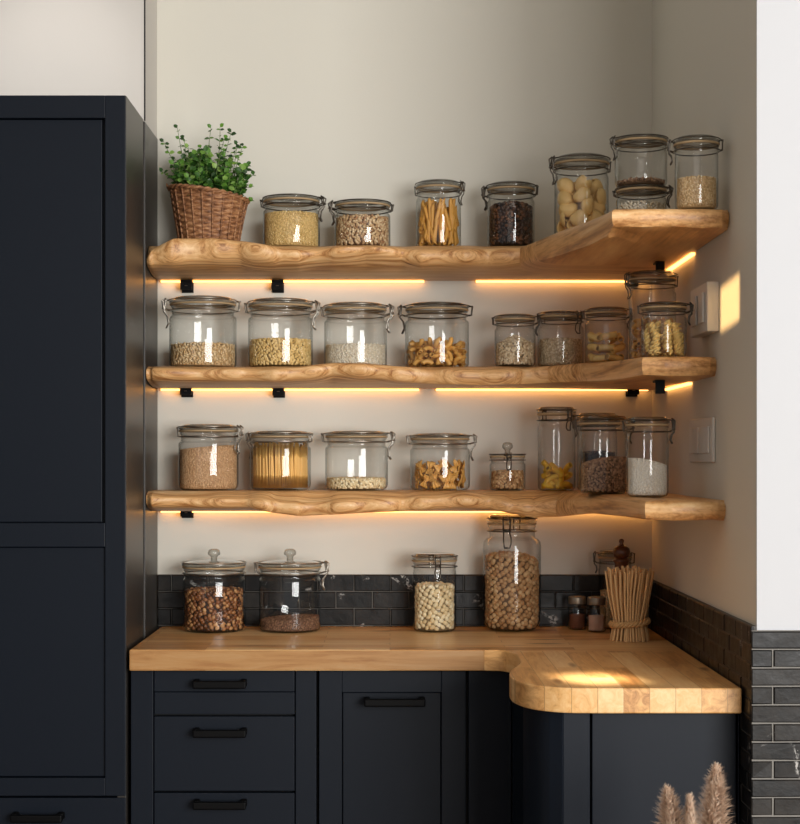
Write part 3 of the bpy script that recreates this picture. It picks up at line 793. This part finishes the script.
# middle shelf
J = jar(203, 33.5, 298, 3.512, 'M', 'wide clip jar a third full of oat flakes nearest the tall cupboard, middle shelf', clasp=PI+.2, dark=False)
contents(J, 'oat_flakes', 'oat flakes in the middle shelf jar nearest the tall cupboard', 'oats', 344, 'oats', (.0042, .0032, .0012), heap=.004)
J = jar(280.5, 32.5, 300, 3.512, 'M', 'wide clip jar of golden cereal, second from the cupboard on the middle shelf', clasp=-.15, dark=False)
contents(J, 'golden_cereal', 'golden cereal in the second jar along the middle shelf', 'cereal', 340, 'millet', (.0038, .003, .0026), 'ico', heap=.003)
J = jar(355.5, 31.5, 304, 3.512, 'M', 'wide clip jar of pale white flakes on the middle shelf', clasp=-.2, dark=False)
contents(J, 'white_flakes', 'pale white flakes in the middle shelf jar', 'flakes', 345, 'flakes', (.003, .0024, .0011), heap=.002)
J = jar(437, 32, 304, 3.512, 'M', 'wide clip jar half full of orange curly pasta on the middle shelf', clasp=PI-.1)
pieces(J, 'curl', 'pasta_curl', 'orange pasta curl in the widest middle shelf jar', 341, [(15, 8), (15, 8), (14, 8), (12, 6)], 'orange pasta curls', 1.0)
J = jar(515, 20.5, 315, 3.47, 'M', 'small clip jar of pale seeds heaped to one peak, middle shelf', clasp=-.3)
contents(J, 'pale_seeds', 'pale seeds heaped in the small middle shelf jar', 'seeds', 343, 'greyseed', (.0042, .0028, .002), 'ico', heap=.006, peak=.016)
J = jar(560.5, 23, 312, 3.49, 'M', 'small clip jar of dull brown seeds between pale seeds and pasta tubes', clasp=-.9)
contents(J, 'brown_seeds', 'dull brown seeds in the jar beside the pasta tubes', 'seeds', 339, 'greyseed', (.003, .0022, .0016), heap=.004)
J = jar(606.5, 21.5, 308, 3.34, 'M', 'small clip jar of pale ridged pasta tubes on the middle shelf', clasp=-.4)
pieces(J, 'rigatoni', 'pasta_tube', 'pale ridged pasta tube in the small middle shelf jar', 333, [(6, 2), (6, 2), (5, 2)], 'pale ridged pasta tubes', 1.0, 'lying')
J = jar(652.5, 23.5, 272, 3.16, 'M', 'tall clip jar standing behind the spiral pasta jar near the corner', clasp=PI+.3, neck=.95)
pieces(J, 'curl', 'pasta_curl', 'orange pasta curl in the tall jar behind the spiral pasta', 318, [(10, 3), (10, 3), (10, 3), (9, 3)], 'pasta curls in the tall back jar', 1.0)
J = jar(664, 22.5, 303, 2.945, 'M', 'clip jar of yellow spiral pasta at the tip of the middle shelf', clasp=-.3, neck=.96)
pieces(J, 'fusilli', 'pasta_spiral', 'yellow pasta spiral in the jar at the middle shelf tip', 328, [(8, 2), (8, 2), (7, 2)], 'yellow pasta spirals', 1.0, 'upright')
# lowest shelf
J = jar(208.5, 30, 424.5, 3.51, 'B', 'clip jar two thirds full of tan meal on the lowest shelf', clasp=-.35, dark=False, round_=.014)
contents(J, 'tan_meal', 'tan meal filling most of the lowest shelf jar', 'meal', 447, 'tanmeal', (.0024, .0018, .0012), heap=.002, tilt=.005)
J = jar(280.5, 30.5, 431, 3.51, 'B', 'clip jar of upright spaghetti strands on the lowest shelf', clasp=PI-.4, dark=False, round_=.014)
# spaghetti strands, each its own object
R = J['R']-.0055; hs = PZ(446, J['y'])-J['z']
mbs = MB(); mbs.tube([(0, 0, 0), (.0005, 0, .3), (-.0004, 0, .7), (0, 0, 1)], .0024, 7); sme = mesh_of('spaghetti_strand', mbs, M['spaghetti'])
for k in range(118):
    if k < 74: r = R-.0005-.0012*(k % 2); a = 2*PI*k/74
    else: r = R*.78*math.sqrt((k-73)/46); a = k*2.399963
    o = bpy.data.objects.new('spaghetti_strand', sme); COL.objects.link(o)
    x, y = r*math.cos(a)*.94, r*math.sin(a)*.94
    sc = hs*random.uniform(.90, 1.03); lean = random.uniform(-.03, .03)
    o.location = (J['x']+x, J['y']+y, J['z']+.006); o.rotation_euler = (lean*.5, lean, 0); o.scale = (1, 1, sc)
    tag(o, 'upright golden spaghetti strand inside the lowest shelf jar', 'spaghetti', 'spaghetti strands in the jar')
J = jar(356.5, 31.5, 431, 3.51, 'B', 'clip jar with a thin layer of white beans on the lowest shelf', clasp=-.15, dark=False, round_=.014)
contents(J, 'white_beans', 'thin layer of small white beans in the lowest shelf jar', 'beans', 478, 'whitebean', (.0042, .0034, .003), 'ico', heap=.003)
J = jar(440, 30, 433.5, 3.51, 'B', 'clip jar half full of bow tie pasta on the lowest shelf', clasp=-.1, dark=False, round_=.012)
pieces(J, 'farfalle', 'bow_tie_pasta', 'golden bow tie pasta piece in the lowest shelf jar', 463, [(13, 6), (13, 6), (13, 6)], 'bow tie pasta', .84, 'facing')
J = jar(507.5, 18, 442, 3.49, 'B', 'smallest clip jar, with a knob lid and chopped nuts, lowest shelf', kind='knob', clasp=-PI/2, round_=.008)
contents(J, 'chopped_nuts', 'chopped nuts in the smallest knob lid jar', 'nuts', 471, 'nuts', (.0052, .0038, .0028), 'ico', heap=.003)
J = jar(556.5, 18.8, 407, 3.46, 'B', 'tall slim clip jar with yellow pasta elbows at its bottom', clasp=-PI/2+.5, neck=.97)
pieces(J, 'elbow', 'pasta_elbow', 'yellow pasta elbow at the bottom of the tall slim jar', 466, [(5, 1), (5, 1), (5, 1)], 'yellow pasta elbows', .95, 'random')
J = jar(597, 20, 413, 3.49, 'B', 'clip jar of black beans mostly hidden behind the brown grain jar', clasp=PI+.2, neck=.97)
contents(J, 'black_beans', 'black beans in the jar behind the brown grain', 'beans', 452, 'blackbean', (.005, .0036, .003), 'ico', heap=.004)
J = jar(603.5, 24.2, 416, 3.25, 'B', 'wide clip jar half full of brown grain before the black bean jar', clasp=-.25, neck=.97)
contents(J, 'brown_grain', 'brown buckwheat grain half filling the lowest shelf jar', 'grain', 459, 'buckwheat', (.0034, .0026, .002), 'ico', heap=.006, tilt=.007, tdir=0)
J = jar(647.5, 21, 417, 3.0, 'B', 'clip jar of white rice heaped to one side at the lowest shelf tip', clasp=-.35, neck=.98)
contents(J, 'white_rice', 'white rice heaped in the jar at the lowest shelf tip', 'rice', 461, 'flour', (.0024, .0014, .0012), heap=.004, tilt=-.008, tdir=.3)
# worktop
J = jar(214, 31, 548.5, 3.505, 'C', 'knob lid glass jar full of shiny brown roasted beans on the worktop', kind='knob', clasp=None, neck=.96, dark=False)
contents(J, 'roasted_beans', 'shiny brown roasted beans in the knob lid jar', 'beans', 589, 'hazel', (.0056, .0044, .0038), 'ico2', heap=.004, dens=.6)
J = jar(290, 31, 548.5, 3.505, 'C', 'knob lid glass jar with a low layer of brown seed on the worktop', kind='knob', clasp=-.1, neck=.96, dark=False)
contents(J, 'brown_seed', 'low layer of brown seed in the knob lid jar', 'seeds', 617, 'brownseed', (.0028, .002, .0016), heap=.002, tilt=.004)
J = jar(434.5, 21.8, 553, 3.50, 'C', 'tall narrow clip jar of white beans alone on the worktop', clasp=-PI/2+.1, neck=.98)
contents(J, 'white_beans', 'plump white beans in the tall narrow worktop jar', 'beans', 584, 'whitebean', (.0065, .0050, .0044), 'ico2', heap=.003, dens=.56)
J = jar(512, 29, 514.5, 3.52, 'C', 'largest glass clip jar, full of chickpeas, just below the lowest shelf', clasp=-PI/2-.25, neck=.80, round_=.026, hzmax=.05)
contents(J, 'chickpeas', 'brown chickpeas filling the largest jar', 'chickpeas', 555, 'chickpea', (.0060, .0056, .0050), 'ico2', heap=.014, tilt=-.006, dens=.56)
J = jar(615, 16.5, 550, 3.55, 'C', 'clip jar hidden behind the straw bundle and pepper mill', clasp=PI-.1, neck=.97)
contents(J, 'rolled_oats', 'pale oats in the jar behind the pepper mill', 'oats', 590, 'oats', (.003, .0024, .0012), heap=.002)

def spice(px, ytop, half, D, label, mat, yf, clabel, cname):
    x = PX(px, D); R = half*D/F; zb = ZC+.0004; H = PZ(ytop, D)-zb
    t = thing('spice_jar', label, 'jar', (x, D, zb), 'small spice jars'); s = H*.72
    obj('glass_body', MB().lathe([(R*.6, .002), (R-.003, 0), (R, .003), (R, s-.006), (R*.93, s-.002), (R*.82, s), (R*.82, s+H*.08)], 28, cap1=False), M['glass'], t, smooth=True)
    obj('cap', MB().lathe([(R*.86, s+H*.05), (R*.95, s+H*.05), (R*.97, s+H*.07), (R*.97, H-.003), (R*.92, H-.0005), (R*.5, H), (R*.1, H)], 28), M['dullcap'], t, smooth=True)
    J = dict(x=x, y=D, z=zb, R=R, H=H, s=s-.006, rc=.004, root=t)
    contents(J, cname, clabel, 'spice', yf, mat, (.0013, .001, .0008), heap=.001)
spice(577, 596, 9.2, 3.53, 'small spice jar of reddish brown powder by the straw bundle', 'paprika', 614, 'reddish brown spice in the small jar', 'red_spice')
spice(596.5, 596.5, 9.4, 3.478, 'small spice jar of pink salt by the straw bundle', 'salt', 615.5, 'pale pink salt in the small jar', 'pink_salt')

# pepper mill
D = 3.425; x = PX(621.5, D); h = PZ(539, D)-ZC
t = thing('pepper_mill', 'dark turned wooden pepper mill behind the straw bundle', 'pepper mill', (x, D, ZC+.0004))
obj('body', MB().lathe([(.021, 0), (.0235, .003), (.0235, .012), (.019, .02), (.017, .05), (.0195, .09), (.0165, .125), (.014, h*.74), (.0175, h*.765), (.0175, h*.78), (.013, h*.80)], 28), M['millwood'], t, smooth=True)
obj('head', MB().lathe([(.012, h*.802), (.0165, h*.82), (.0185, h*.86), (.0165, h*.90), (.010, h*.925), (.004, h*.93)], 28), M['millwood'], t, smooth=True)
obj('knob', MB().lathe([(.0055, h*.931), (.0035, h*.95), (.0055, h*.97), (.005, h*.99), (.0015, h)], 16), M['millwood'], t, smooth=True)

# straw bundle: sticks bound with a twisted band
D = 3.315; bx = PX(629.5, D)
t = thing('straw_bundle', 'bundle of dry straw sticks bound with a braided band on the worktop', 'straw bundle', (bx, D, ZC+.0004))
zb_ = .040
HB = PZ(566, D)-ZC
for k in range(92):
    q = math.sqrt((k+.5)/92); a = k*2.399963
    r0, r1, r2 = .040*q, .032*q, .050*q
    top = HB*random.uniform(.93, 1.02)*(1-.04*q); wv = random.uniform(-.003, .003)
    p = [(r0*math.cos(a), r0*math.sin(a), 0), (r1*math.cos(a), r1*math.sin(a), zb_), ((r1+r2)/2*math.cos(a+.04)+wv, (r1+r2)/2*math.sin(a+.04), (zb_+top)/2), (r2*math.cos(a+.08), r2*math.sin(a+.08), top)]
    obj('stick', MB().tube(p, [.0022, .0022, .0024, .0027], 5), M['straw'], t)
mb = MB()
for j in range(3):
    mb.tube([((.0375+.0026*math.cos(9*a+j*2.1))*math.cos(a), (.0375+.0026*math.cos(9*a+j*2.1))*math.sin(a), zb_-.004+.004*math.sin(9*a+j*2.1)+.004*math.cos(a)) for a in [2*PI*k/90 for k in range(90)]], .0034, 6, True)
obj('band', mb, M['raffia'], t, smooth=True)

# ------------------------------------------------------------------ herb basket
D = 3.503; bx = PX(209, D); bz = rest(BV['T'], bx, D, .070)
t = thing('potted_herb', 'leafy green herb growing in a brown wicker basket on the top shelf', 'potted plant', (bx, D, bz))
Rb, Rt, Hb = .062, .082, PZ(195, D)-bz
NA, NZ = 180, 60; vs = []; fs = []
def rimz(a, v): return -.013*math.cos(a)*v*v
for i in range(NZ+1):
    v = i/NZ; row = int(v*17.999)
    for k in range(NA):
        a = 2*PI*k/NA; bulge = math.sin((v*18) % 1*PI)**.6
        r = Rb+(Rt-Rb)*v**1.1+.0023*math.sin(11*a+(row % 2)*PI)*bulge+.001*bulge+.0015*math.sin(3*a+5*v)
        vs.append((r*math.cos(a), r*math.sin(a), Hb*v+rimz(a, v)))
for i in range(NZ):
    for k in range(NA): fs.append((i*NA+k, i*NA+(k+1) % NA, (i+1)*NA+(k+1) % NA, (i+1)*NA+k))
fs.append(tuple(reversed(range(NA))))
bk = obj('basket', MB().add(vs, fs), M['wicker'], t, smooth=True)
mb = MB()
for j in range(2):
    mb.tube([((Rt+.0015+.0025*math.cos(16*a+j*PI))*math.cos(a), (Rt+.0015+.0025*math.cos(16*a+j*PI))*math.sin(a), Hb+rimz(a, 1)+.0025*math.sin(16*a+j*PI)) for a in [2*PI*k/200 for k in range(200)]], .0032, 6, True)
mb.tube([(-Rt-.001, -.01, Hb+.008), (-Rt-.006, -.01, Hb+.016), (-Rt-.009, -.008, Hb+.024)], [.004, .003, .001], 6)
obj('rim', mb, M['wicker'], bk, smooth=True)
mb = MB()
for k in range(22):
    a = 2*PI*k/22+.07; pts = []
    for i in range(9):
        v = .02+.96*i/8; r = Rb+(Rt-Rb)*v**1.1+.0018; pts.append((r*math.cos(a), r*math.sin(a), Hb*v+rimz(a, v)))
    mb.tube(pts, .0021, 5)
obj('stake', mb, M['wicker'], bk, smooth=True)
obj('soil', MB().lathe([(Rt*.9, Hb*.80), (Rt*.5, Hb*.84), (.004, Hb*.85)], 30), M['soil'], t, smooth=True)
sm, lf = MB(), MB()
def leaf(p, d, n, L, W):
    d = d.normalized(); s_ = d.cross(n)
    if s_.length < 1e-4: s_ = d.orthogonal()
    s_.normalize(); n = s_.cross(d); c = -.12*L
    pts = [p, p+d*L*.35+s_*W*.5+n*c*-.6, p+d*L*.72+s_*W*.42+n*c*-.4, p+d*L+n*c, p+d*L*.72-s_*W*.42+n*c*-.4, p+d*L*.35-s_*W*.5+n*c*-.6, p+d*L*.4, p+d*L*.72]
    lf.add(pts, [(0, 6, 1), (1, 6, 7, 2), (2, 7, 3), (0, 5, 6), (5, 4, 7, 6), (4, 3, 7)])
def sprig(b, tip, nl, L, start=.3, bend=.012):
    b, tip = Vector(b), Vector(tip); mid = (b+tip)/2+Vector((random.uniform(-bend, bend), random.uniform(-bend, bend), .006)); pts = []
    for i in range(9):
        u = i/8; pts.append(b*(1-u)**2+mid*2*u*(1-u)+tip*u*u)
    sm.tube(pts, [.0011*(1-.6*i/8) for i in range(9)], 4)
    for k in range(nl):
        u = start+(1-start)*(k+.5)/nl; p = b*(1-u)**2+mid*2*u*(1-u)+tip*u*u; a = k*1.57+random.uniform(-.4, .4)
        for sg in (0, PI):
            d = Vector((math.cos(a+sg), math.sin(a+sg), random.uniform(-.15, .7)))
            l = L*random.uniform(.7, 1.2)
            leaf(p, d, Vector((random.uniform(-.8, .8), random.uniform(-1.6, .2), .8)), l, l*random.uniform(.75, .95))
    leaf(tip, Vector((random.uniform(-.8, .8), random.uniform(-.5, .5), .6)), Vector((.2, -1, .4)), L, L*.8)
def loc(px, py, dy=0): return ((px-209)*D/F, dy, PZ(py, D)-bz)
for k in range(120):
    q = math.sqrt(random.random()); a = random.uniform(0, 2*PI); b = (.066*q*math.cos(a), .066*q*math.sin(a), Hb*.83)
    hx = .082*q*math.cos(a)+random.uniform(-.008, .008)+.004; zz = PZ(random.uniform(150, 186)+10*q*q, D)-bz
    tip = (hx, .068*q*math.sin(a), zz-.02*max(0, math.cos(a))*q)
    sprig(b, tip, random.randint(5, 7), .0145, .25)
for (px, py, dy, bxx, nl) in ((178, 129, -.01, 190, 4), (163, 141, .01, 186, 5), (185, 140, -.02, 192, 4), (162, 172, 0, 182, 3), (211, 128, 0, 208, 4), (221, 129, -.02, 214, 5), (231, 131, .01, 218, 5),
                            (226, 141, -.03, 216, 5), (243, 146, 0, 232, 5), (238, 150, -.03, 230, 5), (236, 143, .02, 228, 4), (253, 175, 0, 238, 5), (250, 190, -.03, 238, 5), (190, 150, -.03, 194, 5), (171, 158, .02, 185, 4), (246, 163, .02, 236, 5), (201, 148, 0, 204, 5)):
    sprig(loc(bxx, 190, dy), loc(px, py, dy), nl, .0115, .5, .008)
obj('stem', sm, M['stem'], t, smooth=True); obj('foliage', lf, M['leaf'], t)

# ------------------------------------------------------------------ switches on the side wall
def switch_box(y0, y1, z0, z1, th, label, rock):
    t = thing('light_switch', label, 'switch', (XW, (y0+y1)/2, z0), 'wall switches')
    hy, hz = (y1-y0)/2, z1-z0
    obj('back_box', MB().box(-th, -.0005, -hy, hy, 0, hz), M['plastic'], t, bevel=.002)
    for (a, b) in rock:
        obj('rocker', MB().box(-th-.004, -th-.0003, -hy+2*hy*a, -hy+2*hy*b, hz*.2, hz*.8), M['plastic'], t, bevel=.001)
switch_box(2.862, 3.02, CZ+.2275, CZ+.316, .022, 'deep grey light switch box on the side wall above the middle shelf', ((.14, .40), (.56, .86)))
switch_box(2.895, 3.12, CZ-.004, CZ+.077, .006, 'flat double wall switch on the side wall above the lowest shelf', ((.1, .48), (.53, .9)))

# ------------------------------------------------------------------ pampas grass in a floor vase
vx, vy = .425, 2.25
t = thing('floor_vase', 'pale ceramic floor vase holding the pampas plumes', 'vase', (vx, vy, 0))
obj('body', MB().lathe([(.05, 0), (.075, .01), (.10, .12), (.105, .22), (.085, .33), (.05, .41), (.042, .45), (.047, .47), (.041, .468), (.036, .44), (.044, .40), (.07, .30)], 40, cap1=False), M['ceramic'], t, smooth=True)
for (px, py, D, L, W, ang, label) in ((668, 789, 2.20, .16, .034, -.16, 'pampas plume leaning away from the brick wall, beside the lowest plume'), (690, 797, 2.31, .14, .022, .0, 'shortest pampas plume between the two others'), (716.5, 767, 2.13, .18, .034, .12, 'tallest pampas plume, nearest the black brick wall')):
    tip = P(px, py, D); base = Vector((vx+(tip.x-vx)*.12, vy+(D-vy)*.3, .43))
    t = thing('pampas_plume', label, 'pampas grass', base, 'pampas plumes in the vase')
    e = tip-base; d = e.normalized(); s0 = e-d*L
    obj('stem', MB().tube([(0, 0, -.05), s0*.5, s0+d*L*.7], [.0022, .002, .001], 6), M['straw'], t)
    mb = MB()
    for k in range(4200):
        u = random.random()**.85; p = s0+d*L*u; a = random.uniform(0, 6.283)
        o1 = d.orthogonal().normalized(); o2 = d.cross(o1); rd = o1*math.cos(a)+o2*math.sin(a)
        wd = W*(math.sin(PI*min(1, (.12+.88*u)))**.55)*(1-.45*u)*random.uniform(.35, 1.05)+.002
        ln = Vector(p)+rd*wd+d*(wd*.8+.008*random.random())+Vector((random.uniform(-.004, .004), random.uniform(-.004, .004), random.uniform(-.006, 0)))
        m_ = Vector(p)+rd*wd*.55+d*wd*.55; s_ = rd.cross(d)*.0007
        mb.add([Vector(p)+s_, Vector(p)-s_, m_+s_, m_-s_, ln], [(0, 1, 3, 2), (2, 3, 4)])
    obj('plume', mb, M['pampas'], t)

# ------------------------------------------------------------------ light
def area(name, loc, target, sx, sy, power, color, spread=PI):
    L = bpy.data.lights.new(name, 'AREA'); L.shape = 'RECTANGLE'; L.size = sx; L.size_y = sy; L.energy = power; L.color = color; L.spread = spread
    o = bpy.data.objects.new(name, L); COL.objects.link(o); o.location = loc
    o.rotation_euler = (Vector(target)-Vector(loc)).to_track_quat('-Z', 'Y').to_euler(); return o
area('window_and_fill_daylight', (2.9, -2.5, 1.75), (0, 3.5, 1.35), 2.0, 2.2, 245, (1, .985, .96))
area('window_and_fill_daylight', (1.35, -2.3, 1.40), (.2, 3.5, 1.25), 0.9, 1.4, 56, (1, .975, .94))  # second, more frontal light added to brighten the jars near the corner
area('warm_room_fill', (-.5, -1.5, 2.1), (-.2, 3.5, 1.2), 2.2, 1.2, 6, (1, .90, .80))  # unseen lamp added as a weak warm fill
# ceiling spot over the tall cupboard
sp = bpy.data.lights.new('ceiling_spot', 'SPOT'); sp.energy = 8; sp.spot_size = .62; sp.spot_blend = 1; sp.color = (1, .95, .93); sp.shadow_soft_size = .03
so = bpy.data.objects.new('ceiling_spot', sp); COL.objects.link(so); so.location = (-.72, 2.75, 2.55); so.rotation_euler = (Vector((-.70, 3.41, 2.08))-so.location).to_track_quat('-Z', 'Y').to_euler()
# two shafts of low sun
area('sun_shaft', (1.15, .5, 2.35), (.35, 2.735, ZC), .11, .05, .15, (1, .86, .68), .03)
area('sun_shaft', (-1.3, 1.0, 1.75), (XW, 2.775, CZ+.268), .11, .075, .065, (1, .60, .24), .010)
w = bpy.data.worlds.new('world'); scene.world = w; w.use_nodes = True
w.node_tree.nodes['Background'].inputs[0].default_value = (.95, .96, 1, 1); w.node_tree.nodes['Background'].inputs[1].default_value = .22

# ------------------------------------------------------------------ camera
cam = bpy.data.cameras.new('camera'); co = bpy.data.objects.new('camera', cam); COL.objects.link(co)
co.location = (0, 0, CZ); co.rotation_euler = (PI/2, 0, 0)
cam.sensor_fit = 'AUTO'; cam.sensor_width = 36; cam.lens = F/824*36; cam.shift_x = 10/824; cam.shift_y = 48/824; cam.clip_start = .05
scene.camera = co
vs_ = scene.view_settings; vs_.view_transform = 'Standard'; vs_.look = 'None'; vs_.gamma = 1; vs_.use_curve_mapping = False; vs_.exposure = 0.12
scene.cycles.transparent_max_bounces = 40; scene.cycles.max_bounces = 8; scene.cycles.caustics_reflective = False
